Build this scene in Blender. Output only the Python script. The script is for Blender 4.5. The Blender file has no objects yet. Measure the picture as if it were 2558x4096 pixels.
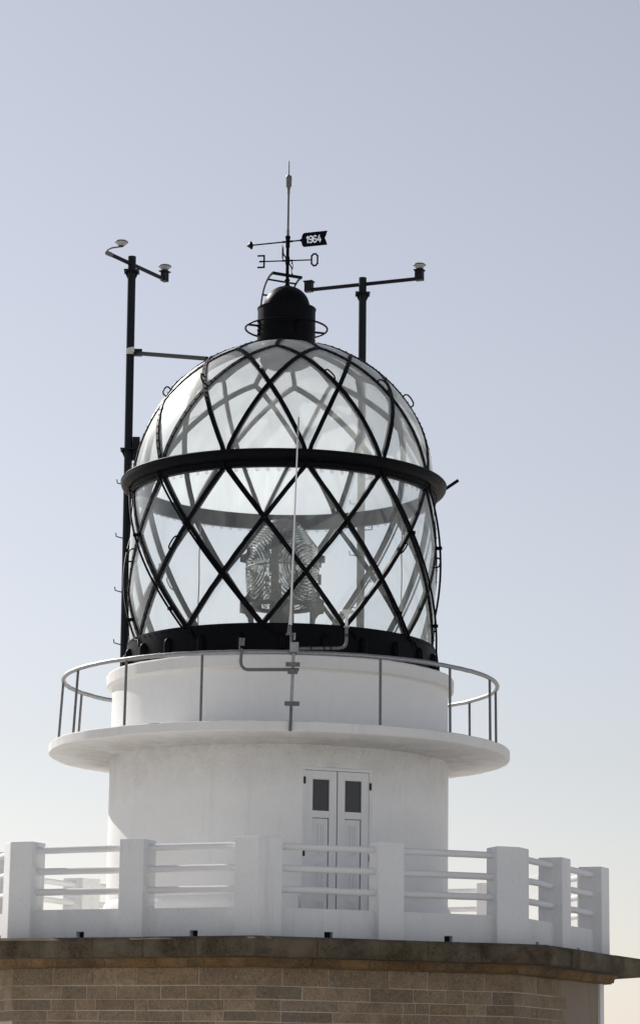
import bpy, math, random
from math import sin, cos, tan, pi, radians, degrees, sqrt, atan2, hypot
from mathutils import Vector, Matrix, Quaternion

random.seed(7)
SC = bpy.context.scene
COL = SC.collection

# ------------------------------------------------------------------ camera
PW, PH = 2558.0, 4096.0                      # photograph pixels
F, PITCH, ROLL, YAW, DIST = 10828.15, radians(11.9004), radians(0.7761), radians(0.7909), 43.196
CAM = Vector((0.0, -DIST, 0.0))              # eye height is z = 0, ground at z = -1.65
FW = Vector((sin(YAW) * cos(PITCH), cos(YAW) * cos(PITCH), sin(PITCH)))
_rt = Vector((cos(YAW), -sin(YAW), 0.0)); _up = _rt.cross(FW)
RT = _rt * cos(ROLL) + _up * sin(ROLL)
UP = -_rt * sin(ROLL) + _up * cos(ROLL)
cd = bpy.data.cameras.new('camera'); cam = bpy.data.objects.new('camera', cd); COL.objects.link(cam)
cam.matrix_world = Matrix(((RT.x, UP.x, -FW.x, CAM.x), (RT.y, UP.y, -FW.y, CAM.y), (RT.z, UP.z, -FW.z, CAM.z), (0, 0, 0, 1)))
cd.sensor_fit = 'HORIZONTAL'; cd.sensor_width = 36.0; cd.lens = 36.0 * F / PW
cd.clip_start = 0.5; cd.clip_end = 20000.0
SC.camera = cam

# ------------------------------------------------------------------ sky, sun, exposure
SUN_EL = radians(34.3)
SUN_H = Vector((-0.645, 0.764, 0)).normalized()          # towards the sun: behind the tower, to its left
SUN_DIR = Vector((SUN_H.x * cos(SUN_EL), SUN_H.y * cos(SUN_EL), sin(SUN_EL)))
w = bpy.data.worlds.new('World'); SC.world = w; w.use_nodes = True
nt = w.node_tree; bg = nt.nodes['Background']
sky = nt.nodes.new('ShaderNodeTexSky'); sky.sky_type = 'NISHITA'; sky.sun_disc = False
sky.sun_elevation = SUN_EL
sky.sun_rotation = atan2(SUN_H.x, SUN_H.y)
sky.altitude = 60; sky.air_density = 1.2; sky.dust_density = 0.55; sky.ozone_density = 1.0
hs = nt.nodes.new('ShaderNodeHueSaturation'); hs.inputs['Saturation'].default_value = 0.44
nt.links.new(sky.outputs[0], hs.inputs['Color']); wb = nt.nodes.new('ShaderNodeMix'); wb.data_type = 'RGBA'; wb.blend_type = 'MULTIPLY'; wb.inputs[0].default_value = 1.0
wb.inputs[7].default_value = (0.995, 0.958, 0.995, 1)      # white balance of the photograph
nt.links.new(hs.outputs[0], wb.inputs[6]); nt.links.new(wb.outputs[2], bg.inputs[0])
bg.inputs[1].default_value = 0.101
sl = bpy.data.lights.new('sun', 'SUN'); sl.energy = 5.0; sl.angle = radians(0.53); sl.color = (1.0, 0.95, 0.88)
so = bpy.data.objects.new('sun', sl); COL.objects.link(so)
so.rotation_euler = (-SUN_DIR).to_track_quat('-Z', 'Y').to_euler(); so.location = (-20, 30, 40)
SC.view_settings.view_transform = 'Standard'; SC.view_settings.look = 'None'
SC.view_settings.exposure = 0.0; SC.view_settings.gamma = 1.0
SC.render.engine = 'CYCLES'
SC.cycles.transparent_max_bounces = 40; SC.cycles.max_bounces = 14
SC.cycles.transmission_bounces = 12; SC.cycles.glossy_bounces = 5; SC.cycles.diffuse_bounces = 5
SC.cycles.use_denoising = True

# ------------------------------------------------------------------ helpers
def ray(x, y):
    return FW + RT * ((x - PW / 2) / F) - UP * ((y - PH / 2) / F)
def at_y(x, y, Y):
    d = ray(x, y); return CAM + d * ((Y + DIST) / d.y)
def at_z(x, y, Z):
    d = ray(x, y); return CAM + d * (Z / d.z)
def at_r(x, y, R):                                       # nearest hit of a vertical cylinder about the tower axis
    d = ray(x, y); a = d.x ** 2 + d.y ** 2; b = 2 * CAM.y * d.y; c = CAM.y ** 2 - R * R
    q = max(0.0, b * b - 4 * a * c); return CAM + d * ((-b - sqrt(q)) / 2 / a)
def cyl(deg, r, z):                                      # 0 deg faces the camera, + to the right
    t = radians(deg); return Vector((r * sin(t), -r * cos(t), z))

class MB:
    def __init__(s): s.v = []; s.f = []
    def add(s, vs, fs):
        o = len(s.v); s.v += [tuple(v) for v in vs]; s.f += [[i + o for i in f] for f in fs]
    def box(s, c, ax, ay, az):                           # centre and three half-axis vectors
        c = Vector(c); ax = Vector(ax); ay = Vector(ay); az = Vector(az)
        vs = [c + ax * i + ay * j + az * k for k in (-1, 1) for j in (-1, 1) for i in (-1, 1)]
        fs = [[0, 2, 3, 1], [4, 5, 7, 6], [0, 1, 5, 4], [2, 6, 7, 3], [0, 4, 6, 2], [1, 3, 7, 5]]
        if ax.cross(ay).dot(az) < 0: fs = [f[::-1] for f in fs]
        s.add(vs, fs)
    def bar(s, a, b, wd, ht, up=(0, 0, 1)):              # rectangular bar from a to b
        a = Vector(a); b = Vector(b); d = b - a; x = d.normalized().cross(Vector(up))
        if x.length < 1e-4: x = Vector((1, 0, 0))
        x.normalize(); u = x.cross(d.normalized())
        s.box((a + b) / 2, d / 2, x * wd / 2, u * ht / 2)
    def tube(s, pts, r, n=10, caps=True, closed=False):
        pts = [Vector(p) for p in pts]; m = len(pts); rings = []
        prev = None
        for i, p in enumerate(pts):
            if closed: t = (pts[(i + 1) % m] - pts[i - 1]).normalized()
            elif i == 0: t = (pts[1] - pts[0]).normalized()
            elif i == m - 1: t = (pts[-1] - pts[-2]).normalized()
            else: t = ((pts[i + 1] - p).normalized() + (p - pts[i - 1]).normalized()).normalized()
            if prev is None:
                x = t.cross(Vector((0, 0, 1)))
                if x.length < 1e-3: x = t.cross(Vector((0, 1, 0)))
            else:
                x = prev - t * prev.dot(t)
            x.normalize(); prev = x; y = t.cross(x)
            rr = r[i] if isinstance(r, (list, tuple)) else r
            rings.append([p + (x * cos(2 * pi * k / n) + y * sin(2 * pi * k / n)) * rr for k in range(n)])
        vs = [v for R in rings for v in R]; fs = []
        for i in range(m if closed else m - 1):
            j = (i + 1) % m
            for k in range(n):
                l = (k + 1) % n; fs.append([i * n + k, i * n + l, j * n + l, j * n + k])
        if caps and not closed:
            fs.append(list(range(n))[::-1]); fs.append([(m - 1) * n + k for k in range(n)])
        s.add(vs, fs)
    def lathe(s, prof, n=96, closed=False, centre=(0, 0), a0=0.0, a1=360.0):
        full = abs(a1 - a0) > 359.9; cols = n if full else n + 1; m = len(prof)
        vs = []
        for i in range(cols):
            t = radians(a0 + (a1 - a0) * i / n)
            for r, z in prof: vs.append((centre[0] + r * sin(t), centre[1] - r * cos(t), z))
        fs = []
        for i in range(n):
            j = (i + 1) % cols
            for k in range(m if closed else m - 1):
                l = (k + 1) % m
                if abs(prof[k][0]) < 1e-6 and abs(prof[l][0]) < 1e-6: continue
                fs.append([i * m + k, j * m + k, j * m + l, i * m + l])
        s.add(vs, fs)
    def prism(s, poly, z0, z1):                          # vertical prism over a plan polygon (counter-clockwise)
        n = len(poly)
        vs = [(p[0], p[1], z0) for p in poly] + [(p[0], p[1], z1) for p in poly]
        fs = [list(range(n))[::-1], list(range(n, 2 * n))] + [[i, (i + 1) % n, n + (i + 1) % n, n + i] for i in range(n)]
        s.add(vs, fs)
    def wobble(s, amp):                                  # hand-trowelled unevenness
        for i, (x, y, z) in enumerate(s.v):
            a = atan2(x, -y); d = sin(a * 7 + z * 3) + 0.7 * sin(a * 17 + 1.3 + z * 9) + 0.6 * sin(a * 41 + z * 23 + 0.4) + 0.5 * sin(a * 67 + 2.0)
            e_ = sin(a * 11 + 0.6) + 0.7 * sin(a * 29 + 2.2) + 0.6 * sin(a * 53)
            r = hypot(x, y); k = 1 + amp * d / max(r, 0.1); s.v[i] = (x * k, y * k, z + amp * 0.8 * e_)
        return s
    def mesh(s, name, smooth=None):
        me = bpy.data.meshes.new(name); me.from_pydata(s.v, [], s.f); me.update()
        if smooth:
            me.polygons.foreach_set('use_smooth', [True] * len(me.polygons))
            me.set_sharp_from_angle(angle=radians(smooth))
        return me
    def build(s, name, mat, parent=None, smooth=None, bevel=0.0):
        me = s.mesh(name, smooth); return link(name, me, mat, parent, bevel)

def link(name, me, mat, parent=None, bevel=0.0):
    if mat and not me.materials: me.materials.append(mat)
    o = bpy.data.objects.new(name, me); COL.objects.link(o)
    if parent is not None: o.parent = parent; o.matrix_parent_inverse = parent.matrix_world.inverted()
    if bevel:
        b = o.modifiers.new('edge', 'BEVEL'); b.width = bevel; b.segments = 2; b.limit_method = 'ANGLE'
    return o
def empty(name, loc, label, cat, group=None):
    o = bpy.data.objects.new(name, None); COL.objects.link(o); o.location = loc; o.empty_display_size = 0.3
    o.matrix_world = Matrix.Translation(loc)
    tag(o, label, cat, group); return o
def tag(o, label=None, cat=None, group=None, kind=None):
    if label: o['label'] = label
    if cat: o['category'] = cat
    if group: o['group'] = group
    if kind: o['kind'] = kind
    return o

# ------------------------------------------------------------------ materials
def mat_new(name):
    m = bpy.data.materials.new(name); m.use_nodes = True; t = m.node_tree
    return m, t, t.nodes['Principled BSDF']
def nd(t, kind, **kw):
    n = t.nodes.new(kind)
    for k, v in kw.items():
        if hasattr(n, k) and k not in n.inputs: setattr(n, k, v)
        else: n.inputs[k].default_value = v
    return n
def ramp(t, src, stops):
    r = t.nodes.new('ShaderNodeValToRGB'); t.links.new(src, r.inputs[0])
    e = r.color_ramp.elements
    while len(e) < len(stops): e.new(0.5)
    for el, (p, c) in zip(e, stops): el.position = p; el.color = c if len(c) == 4 else (*c, 1)
    return r
def noise(t, scale, detail=4, rough=0.55, vec=None, dist=0.0):
    n = t.nodes.new('ShaderNodeTexNoise'); n.inputs['Scale'].default_value = scale
    n.inputs['Detail'].default_value = detail; n.inputs['Roughness'].default_value = rough
    n.inputs['Distortion'].default_value = dist
    if vec: t.links.new(vec, n.inputs['Vector'])
    return n
def mixc(t, fac, a, b, mode='MIX'):
    m = t.nodes.new('ShaderNodeMix'); m.data_type = 'RGBA'; m.blend_type = mode
    for s, v in ((m.inputs[0], fac), (m.inputs[6], a), (m.inputs[7], b)):
        if hasattr(v, 'is_output') or isinstance(v, bpy.types.NodeSocket): t.links.new(v, s)
        else: s.default_value = v if not isinstance(v, tuple) else (*v, 1)[:4]
    return m.outputs[2]
def worldpos(t, scale=(1, 1, 1)):
    g = t.nodes.new('ShaderNodeNewGeometry'); mp = t.nodes.new('ShaderNodeMapping')
    mp.inputs['Scale'].default_value = scale; t.links.new(g.outputs['Position'], mp.inputs['Vector'])
    return mp.outputs[0]
def bump(t, p, hsock, strength, dist):
    b = t.nodes.new('ShaderNodeBump'); b.inputs['Strength'].default_value = strength; b.inputs['Distance'].default_value = dist
    t.links.new(hsock, b.inputs['Height']); t.links.new(b.outputs[0], p.inputs['Normal'])

def plaster(name, base, dirt, amount, speck, streak=0.0, band=None):
    m, t, p = mat_new(name); v = worldpos(t)
    big = noise(t, 0.9, 6, 0.6, v); r1 = ramp(t, big.outputs[0], [(0.35, (0, 0, 0)), (0.75, (1, 1, 1))])
    c = mixc(t, r1.outputs[0], base, tuple(x * 0.93 for x in base))
    fine = noise(t, 24, 5, 0.75, v); r2 = ramp(t, fine.outputs[0], [(0.58, (0, 0, 0)), (0.78, (amount,) * 3)])
    c = mixc(t, r2.outputs[0], c, dirt)
    sp = noise(t, 75, 3, 0.7, v); r3 = ramp(t, sp.outputs[0], [(0.63, (0, 0, 0)), (0.72, (speck,) * 3)])
    c = mixc(t, r3.outputs[0], c, tuple(x * 0.5 for x in dirt))
    if streak:
        vs = worldpos(t, (1, 1, 0.09)); st = noise(t, 5.5, 5, 0.65, vs)
        r4 = ramp(t, st.outputs[0], [(0.56, (0, 0, 0)), (0.72, (streak,) * 3)])
        c = mixc(t, r4.outputs[0], c, dirt)
    if band:                                             # blotchy mildew between two heights; on the gallery soffit also painted shade
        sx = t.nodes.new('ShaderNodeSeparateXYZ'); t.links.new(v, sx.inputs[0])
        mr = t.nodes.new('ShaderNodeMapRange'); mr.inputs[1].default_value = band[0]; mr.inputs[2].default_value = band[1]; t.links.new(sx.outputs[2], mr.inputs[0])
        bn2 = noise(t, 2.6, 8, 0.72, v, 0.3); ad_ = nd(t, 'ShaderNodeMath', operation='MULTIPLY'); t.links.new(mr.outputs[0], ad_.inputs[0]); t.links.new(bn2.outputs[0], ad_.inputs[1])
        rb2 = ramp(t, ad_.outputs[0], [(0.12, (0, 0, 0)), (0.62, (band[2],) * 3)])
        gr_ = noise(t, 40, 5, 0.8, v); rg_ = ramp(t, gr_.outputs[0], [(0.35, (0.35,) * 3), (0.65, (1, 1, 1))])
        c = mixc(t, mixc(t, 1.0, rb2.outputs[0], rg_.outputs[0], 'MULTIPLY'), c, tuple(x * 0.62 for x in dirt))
    t.links.new(c, p.inputs['Base Color']); p.inputs['Roughness'].default_value = 0.82
    p.inputs['Specular IOR Level'].default_value = 0.25
    bn = noise(t, 28, 7, 0.75, v); bump(t, p, bn.outputs[0], 0.5, 0.018)
    return m
M = {}
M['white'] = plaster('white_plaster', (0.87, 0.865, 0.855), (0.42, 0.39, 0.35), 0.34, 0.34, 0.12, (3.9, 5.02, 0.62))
M['parapet'] = plaster('parapet_paint', (0.83, 0.835, 0.835), (0.34, 0.32, 0.28), 0.46, 0.6, 0.20)
M['railpaint'] = plaster('rail_paint', (0.82, 0.82, 0.82), (0.46, 0.34, 0.22), 0.35, 0.2, 0.0)
M['gallery'] = plaster('gallery_paint', (0.82, 0.81, 0.79), (0.38, 0.345, 0.31), 0.40, 0.3, 0.14, (5.06, 4.99, 0.75))  # mottled soffit stains, deepened so the underside looks shaded against the rim
M['drum'] = plaster('drum_plaster', (0.87, 0.87, 0.865), (0.42, 0.39, 0.35), 0.26, 0.2, 0.10)

def granite(name, cols, var, speckle, bumps=0.6, lichen=None):
    m, t, p = mat_new(name); v = worldpos(t)
    oi = t.nodes.new('ShaderNodeObjectInfo')
    r0 = ramp(t, oi.outputs['Random'], [(i / (len(cols) - 1), c) for i, c in enumerate(cols)])
    big = noise(t, 2.2, 6, 0.65, v, 0.6); rb = ramp(t, big.outputs[0], [(0.32, (0, 0, 0)), (0.7, (1, 1, 1))])
    c = mixc(t, rb.outputs[0], r0.outputs[0], tuple(x * var for x in cols[0]))
    g = noise(t, 24, 6, 0.85, v); rg = ramp(t, g.outputs[0], [(0.36, (speckle,) * 3), (0.50, (0, 0, 0))])
    c = mixc(t, rg.outputs[0], c, tuple(x * 0.22 for x in cols[0]))
    g2 = noise(t, 30, 5, 0.8, v); rg2 = ramp(t, g2.outputs[0], [(0.56, (0, 0, 0)), (0.68, (speckle * 0.8,) * 3)])
    c = mixc(t, rg2.outputs[0], c, tuple(min(0.6, x * 1.7) for x in cols[0]))
    if lichen:
        l = noise(t, 1.7, 5, 0.6, v, 0.4); rl = ramp(t, l.outputs[0], [(0.42, (0, 0, 0)), (0.66, (lichen[1],) * 3)])
        c = mixc(t, rl.outputs[0], c, lichen[0])
    t.links.new(c, p.inputs['Base Color']); p.inputs['Roughness'].default_value = 0.9
    p.inputs['Specular IOR Level'].default_value = 0.2
    b1 = noise(t, 34, 7, 0.75, v); bump(t, p, b1.outputs[0], bumps, 0.02)
    return m
M['stone'] = granite('wall_granite', [(0.48, 0.35, 0.235), (0.31, 0.24, 0.17), (0.54, 0.40, 0.27), (0.22, 0.18, 0.14), (0.44, 0.325, 0.22), (0.36, 0.25, 0.15)], 0.50, 0.75, 1.0)
M['cornice'] = granite('cornice_granite', [(0.135, 0.102, 0.064), (0.085, 0.064, 0.042), (0.16, 0.127, 0.084), (0.105, 0.08, 0.052)], 0.36, 1.0, 1.0, ((0.22, 0.185, 0.13), 0.6))
M['moulding'] = granite('moulding_granite', [(0.24, 0.17, 0.10), (0.29, 0.19, 0.105), (0.17, 0.13, 0.085)], 0.36, 0.8, 0.7, ((0.34, 0.19, 0.07), 0.45))
M['mortar'] = granite('mortar', [(0.56, 0.475, 0.385), (0.56, 0.475, 0.385)], 0.8, 0.15, 0.4)
M['render'] = plaster('ochre_render', (0.30, 0.245, 0.19), (0.16, 0.13, 0.10), 0.45, 0.3, 0.35)
M['deck'] = plaster('deck_screed', (0.80, 0.785, 0.75), (0.35, 0.32, 0.28), 0.4, 0.2)

def metal(name, col, metallic, rough, var=0.12, nscale=14, bumpk=0.05, spec=0.5):
    m, t, p = mat_new(name); v = worldpos(t)
    n = noise(t, nscale, 5, 0.65, v); r = ramp(t, n.outputs[0], [(0.3, tuple(x * (1 - var) for x in col)), (0.75, tuple(min(1, x * (1 + var)) for x in col))])
    t.links.new(r.outputs[0], p.inputs['Base Color']); p.inputs['Metallic'].default_value = metallic
    rr = ramp(t, n.outputs[0], [(0.2, (rough * 0.8,) * 3), (0.8, (min(1, rough * 1.25),) * 3)]); t.links.new(rr.outputs[0], p.inputs['Roughness'])
    if bumpk: bump(t, p, noise(t, nscale * 3, 4, 0.6, v).outputs[0], bumpk * 4, 0.006)
    p.inputs['Specular IOR Level'].default_value = spec
    return m
M['black'] = metal('black_paint', (0.0035, 0.0038, 0.006), 0.0, 0.45, 0.35, 9, 0.06, 0.07)
M['mast'] = metal('dark_blue_paint', (0.006, 0.0075, 0.012), 0.0, 0.42, 0.4, 9, 0.05, 0.22)
M['galv'] = metal('galvanised_steel', (0.33, 0.335, 0.34), 0.85, 0.42, 0.25, 22, 0.03)
M['galvdark'] = metal('weathered_steel', (0.17, 0.17, 0.17), 0.7, 0.45, 0.35, 25, 0.05)
M['grey'] = metal('grey_lens_paint', (0.035, 0.037, 0.038), 0.2, 0.5, 0.25, 20, 0.03)
M['whiteplastic'] = metal('white_plastic', (0.72, 0.72, 0.70), 0.0, 0.35, 0.06, 12, 0.0)
M['greyplastic'] = metal('grey_plastic', (0.40, 0.40, 0.385), 0.0, 0.5, 0.15, 12, 0.0)  # darker grey for the undersides of the discs
M['rope'] = metal('grey_rope', (0.35, 0.33, 0.30), 0.0, 0.9, 0.2, 60, 0.1)
M['door'] = metal('white_lacquer', (0.74, 0.74, 0.74), 0.0, 0.38, 0.04, 4, 0.0)
M['hinge'] = metal('hinge_black', (0.02, 0.02, 0.02), 0.2, 0.5, 0.2, 20, 0.0)
M['dark'] = metal('dark_gap', (0.01, 0.01, 0.01), 0.0, 0.8, 0.2, 20, 0.0)
M['tape'] = metal('white_tape', (0.62, 0.62, 0.60), 0.0, 0.7, 0.1, 30, 0.1)

def glass_pane(name, tint, dust0, dust1):
    m, t, p = mat_new(name); t.nodes.remove(p); out = t.nodes['Material Output']; v = worldpos(t)
    tr = nd(t, 'ShaderNodeBsdfTransparent'); tr.inputs[0].default_value = (*tint, 1)
    gl = nd(t, 'ShaderNodeBsdfGlossy'); gl.inputs['Roughness'].default_value = 0.05; gl.inputs[0].default_value = (0.95, 1, 0.98, 1)
    g2 = nd(t, 'ShaderNodeBsdfGlossy'); g2.inputs['Roughness'].default_value = 0.40; g2.inputs[0].default_value = (0.97, 1, 0.99, 1)
    wv = noise(t, 1.3, 3, 0.5, v); bp = t.nodes.new('ShaderNodeBump'); bp.inputs['Strength'].default_value = 0.25; bp.inputs['Distance'].default_value = 0.05
    t.links.new(wv.outputs[0], bp.inputs['Height']); t.links.new(bp.outputs[0], gl.inputs['Normal'])
    lw = t.nodes.new('ShaderNodeLayerWeight'); lw.inputs[0].default_value = 0.5
    pw = nd(t, 'ShaderNodeMath', operation='POWER'); t.links.new(lw.outputs['Facing'], pw.inputs[0]); pw.inputs[1].default_value = 3.2
    ma = nd(t, 'ShaderNodeMath', operation='MULTIPLY_ADD'); t.links.new(pw.outputs[0], ma.inputs[0]); ma.inputs[1].default_value = 0.85; ma.inputs[2].default_value = 0.075
    gm = t.nodes.new('ShaderNodeMixShader'); gm.inputs[0].default_value = 0.72; t.links.new(gl.outputs[0], gm.inputs[1]); t.links.new(g2.outputs[0], gm.inputs[2])
    mx = t.nodes.new('ShaderNodeMixShader'); t.links.new(ma.outputs[0], mx.inputs[0]); t.links.new(tr.outputs[0], mx.inputs[1]); t.links.new(gm.outputs[0], mx.inputs[2])
    df = nd(t, 'ShaderNodeBsdfDiffuse'); df.inputs[0].default_value = (0.85, 0.87, 0.86, 1)
    tl = nd(t, 'ShaderNodeBsdfTranslucent'); tl.inputs[0].default_value = (0.93, 0.965, 0.948, 1)
    md = t.nodes.new('ShaderNodeMixShader'); md.inputs[0].default_value = 0.75
    t.links.new(df.outputs[0], md.inputs[1]); t.links.new(tl.outputs[0], md.inputs[2])
    vs = worldpos(t, (1, 1, 0.25)); n1 = noise(t, 3.0, 6, 0.65, vs); rd = ramp(t, n1.outputs[0], [(0.3, (dust0,) * 3), (0.75, (dust1,) * 3)])
    mf = t.nodes.new('ShaderNodeMixShader'); t.links.new(rd.outputs[0], mf.inputs[0]); t.links.new(mx.outputs[0], mf.inputs[1]); t.links.new(md.outputs[0], mf.inputs[2])
    t.links.new(mf.outputs[0], out.inputs[0]); return m
M['pane'] = glass_pane('salty_lantern_glass', (0.965, 0.98, 0.975), 0.05, 0.16)
M['domepane'] = glass_pane('salty_dome_glass', (0.965, 0.98, 0.975), 0.30, 0.52)
def solid_glass(name, col, rough=0.02, ior=1.5):
    m, t, p = mat_new(name); p.inputs['Base Color'].default_value = (*col, 1); p.inputs['Transmission Weight'].default_value = 1.0
    p.inputs['Roughness'].default_value = rough; p.inputs['IOR'].default_value = ior; return m
M['prism'] = solid_glass('lens_glass', (0.86, 0.885, 0.87), 0.04)
m, t, p = mat_new('dark_window'); p.inputs['Base Color'].default_value = (0.022, 0.022, 0.023, 1); p.inputs['Roughness'].default_value = 0.15; M['window'] = m
m, t, p = mat_new('pale_gravel'); v = worldpos(t)
n = noise(t, 0.35, 8, 0.6, v); r = ramp(t, n.outputs[0], [(0.30, (0.44, 0.42, 0.38)), (0.55, (0.53, 0.515, 0.48)), (0.8, (0.60, 0.585, 0.55))])
t.links.new(r.outputs[0], p.inputs['Base Color']); p.inputs['Roughness'].default_value = 0.95; M['ground'] = m

# ------------------------------------------------------------------ ground
mb = MB(); G = 9000.0; GZ = -1.65
mb.add([(-G, -G, GZ), (G, -G, GZ), (G, G, GZ), (-G, G, GZ)], [[0, 1, 2, 3]])
tag(mb.build('ground', M['ground']), 'pale gravel ground around the stone building', 'ground', kind='structure')

# ------------------------------------------------------------------ octagon geometry
TH0 = 19.5; T22 = tan(radians(22.5))
def on_facet(k, a, s, z):
    t = radians(TH0 + 45 * k); return Vector((a * sin(t) + s * cos(t), -a * cos(t) + s * sin(t), z))
def facet_axes(k):
    t = radians(TH0 + 45 * k); return Vector((cos(t), sin(t), 0)), Vector((sin(t), -cos(t), 0))   # along (to the right), outward
def on_corner(k, a, z):                                  # corner between facet k and k+1
    t = radians(TH0 + 45 * k + 22.5); r = a / cos(radians(22.5)); return Vector((r * sin(t), -r * cos(t), z))
def octagon(a): return [tuple(on_corner(k, a, 0)[:2]) for k in range(-2, 6)]
def sweep(mb, prof, path):
    """prof: closed list of (apothem, z); path: list of ('f', k, s) or ('c', k)"""
    n = len(prof); rings = []
    for p in path:
        rings.append([on_facet(p[1], a, p[2], z) if p[0] == 'f' else on_corner(p[1], a, z) for a, z in prof])
    vs = [v for r in rings for v in r]; fs = []
    for i in range(len(rings) - 1):
        for k in range(n):
            l = (k + 1) % n; fs.append([i * n + k, (i + 1) * n + k, (i + 1) * n + l, i * n + l])
    fs.append(list(range(n))); fs.append([(len(rings) - 1) * n + k for k in range(n)][::-1])
    mb.add(vs, [f[::-1] for f in fs])
def ring_blocks(joints, gap):
    """joints: list of (facet, s) around the octagon -> list of paths between successive joints"""
    out = []
    for i in range(len(joints)):
        (k0, s0), (k1, s1) = joints[i], joints[(i + 1) % len(joints)]
        if i == len(joints) - 1: k1 += 8
        path = [('f', k0, s0 + gap)] + [('c', k) for k in range(k0, k1)] + [('f', k1, s1 - gap)]
        out.append(path)
    return out

# ------------------------------------------------------------------ stone building
bld = empty('stone_building', (0, 0, GZ), 'brown granite octagonal building with dark weathered cornice carrying the white lighthouse', 'building')
WA = 4.74
mb = MB(); mb.prism(octagon(WA - 0.035), GZ - 0.3, 1.64)
wall = mb.build('wall', M['mortar'], bld)
# shared unit stone with chamfered outer edges: x along wall, y outward, z up
e = 0.022
sv = [(-.5, 0, -.5), (.5, 0, -.5), (.5, 0, .5), (-.5, 0, .5), (-.5, .75, -.5), (.5, .75, -.5), (.5, .75, .5), (-.5, .75, .5),
      (-.5 + e, 1, -.5 + 2 * e), (.5 - e, 1, -.5 + 2 * e), (.5 - e, 1, .5 - 2 * e), (-.5 + e, 1, .5 - 2 * e)]
sf = [[0, 1, 5, 4], [1, 2, 6, 5], [2, 3, 7, 6], [3, 0, 4, 7], [4, 5, 9, 8], [5, 6, 10, 9], [6, 7, 11, 10], [7, 4, 8, 11], [8, 9, 10, 11], [0, 3, 2, 1]]
stone_me = bpy.data.meshes.new('stone'); stone_me.from_pydata(sv, [], [f[::-1] for f in sf]); stone_me.update(); stone_me.materials.append(M['stone'])
def add_stone(k, s0, s1, z0, z1):
    u, nrm = facet_axes(k); g = 0.0065 + random.uniform(-0.002, 0.004)
    o = bpy.data.objects.new('stone', stone_me); COL.objects.link(o); o.parent = wall
    dpt = 0.019 + random.uniform(-0.004, 0.005)
    c = on_facet(k, WA - 0.045, (s0 + s1) / 2, (z0 + z1) / 2)
    wx, hz = (s1 - s0 - 2 * g), (z1 - z0 - 2 * g)
    o.matrix_world = Matrix(((u.x * wx, nrm.x * dpt, 0, c.x), (u.y * wx, nrm.y * dpt, 0, c.y), (0, 0, hz, c.z), (0, 0, 0, 1)))
HALF = WA * T22
zc = [1.565, 1.30, 1.11, 0.952, 0.805, 0.60, 0.39, 0.20, 0.0, -0.27, -0.55, -0.83, -1.11, -1.39, -1.67]
J = {-1: [[-1.3, -0.626, 0.057, 1.054], [-1.158, -0.741, -0.254, 0.455, 0.855, 1.388], [-1.317, -0.919, -0.597, 0.049, 0.253, 0.883, 1.45], [-1.381, -0.892, -0.54, 0.054, 0.808, 1.442]],
     0: [[-1.57, -0.879, 0.028, 0.62, 1.5], [-1.272, -0.256, 0.4, 0.903, 1.166, 1.62], [-1.584, -0.73, -0.475, 0.248, 0.431, 0.65, 1.232, 1.52], [-1.581, -0.814, 0.238, 0.65, 1.306]],
     1: [[-1.574, -0.941, -0.322, 0.111], [-1.461, -0.889, -0.27, 0.333], [-1.45, -1.0, -0.459, 0.172], [-1.3, -0.7, -0.1, 0.25]]}
for k in (-2, -1, 0, 1, 2):
    for ci in range(14 if k in (-1, 0, 1) else 4):
        js = J.get(k, [])
        if ci < len(js): j = list(js[ci])
        else:
            j = []; s = -HALF + random.uniform(0.35, 0.7)
            while s < HALF - 0.3: j.append(s); s += random.uniform(0.42, 0.9) * (1.0 if ci < 8 else 1.5)
        j = [-HALF] + j + ([HALF] if k != 1 else [])
        if k == 1: j = [x for x in j if x < 0.4]
        for a, b in zip(j[:-1], j[1:]):
            jz = random.uniform(-0.004, 0.004)
            s0, s1 = (a + 0.008 if a == -HALF else a), (b - 0.008 if b == HALF else b)
            add_stone(k, s0, s1, zc[ci + 1] + jz, zc[ci] + jz * 0.5)
# rendered end of the right-hand facet, with a white corner strip
mb = MB(); u, nrm = facet_axes(1)
mb.box(on_facet(1, WA - 0.045, (0.10 + HALF - 0.184) / 2, (1.56 + GZ) / 2), u * (HALF - 0.184 - 0.10) / 2, nrm * 0.0155, Vector((0, 0, (1.56 - GZ) / 2)))
mb.build('render_panel', M['render'], bld)
mb = MB(); mb.box(on_facet(1, WA - 0.025, HALF - 0.092, (1.56 + GZ) / 2), u * 0.092, nrm * 0.037, Vector((0, 0, (1.56 - GZ) / 2)))
mb.build('corner_strip', M['white'], bld)
# moulding under the cornice
mj = [(-2, -1.1), (-2, -0.2), (-2, 0.7), (-1, -1.9 + 0.1), (-1, -1.136), (-1, -0.35), (-1, 0.459), (-1, 1.223), (0, -1.207), (0, -0.348), (0, 0.398), (0, 1.132), (1, -1.664 + 0.1), (1, -0.7), (1, 0.2), (1, 1.1)]
for k in (2, 3, 4, 5): mj += [(k, -1.0), (k, 0.0), (k, 1.0)]
arc = [(5.03 - 0.135 * sin(radians(q)) , 1.70 - 0.125 * (1 - cos(radians(q)))) for q in (0, 18, 36, 54, 72, 90)]
mprof = [(4.6, 1.70)] + arc + [(4.862, 1.575), (4.862, 1.557), (4.6, 1.557)]
mo = MB(); sweep(mo, [(4.55, 1.69), (4.85, 1.69), (4.85, 1.565), (4.55, 1.565)], [('c', k) for k in range(-2, 7)])
mould = mo.build('moulding', M['mortar'], bld)
for path in ring_blocks(mj, 0.004):
    b = MB(); sweep(b, mprof, path); b.build('moulding_block', M['moulding'], mould, smooth=25)
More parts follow.
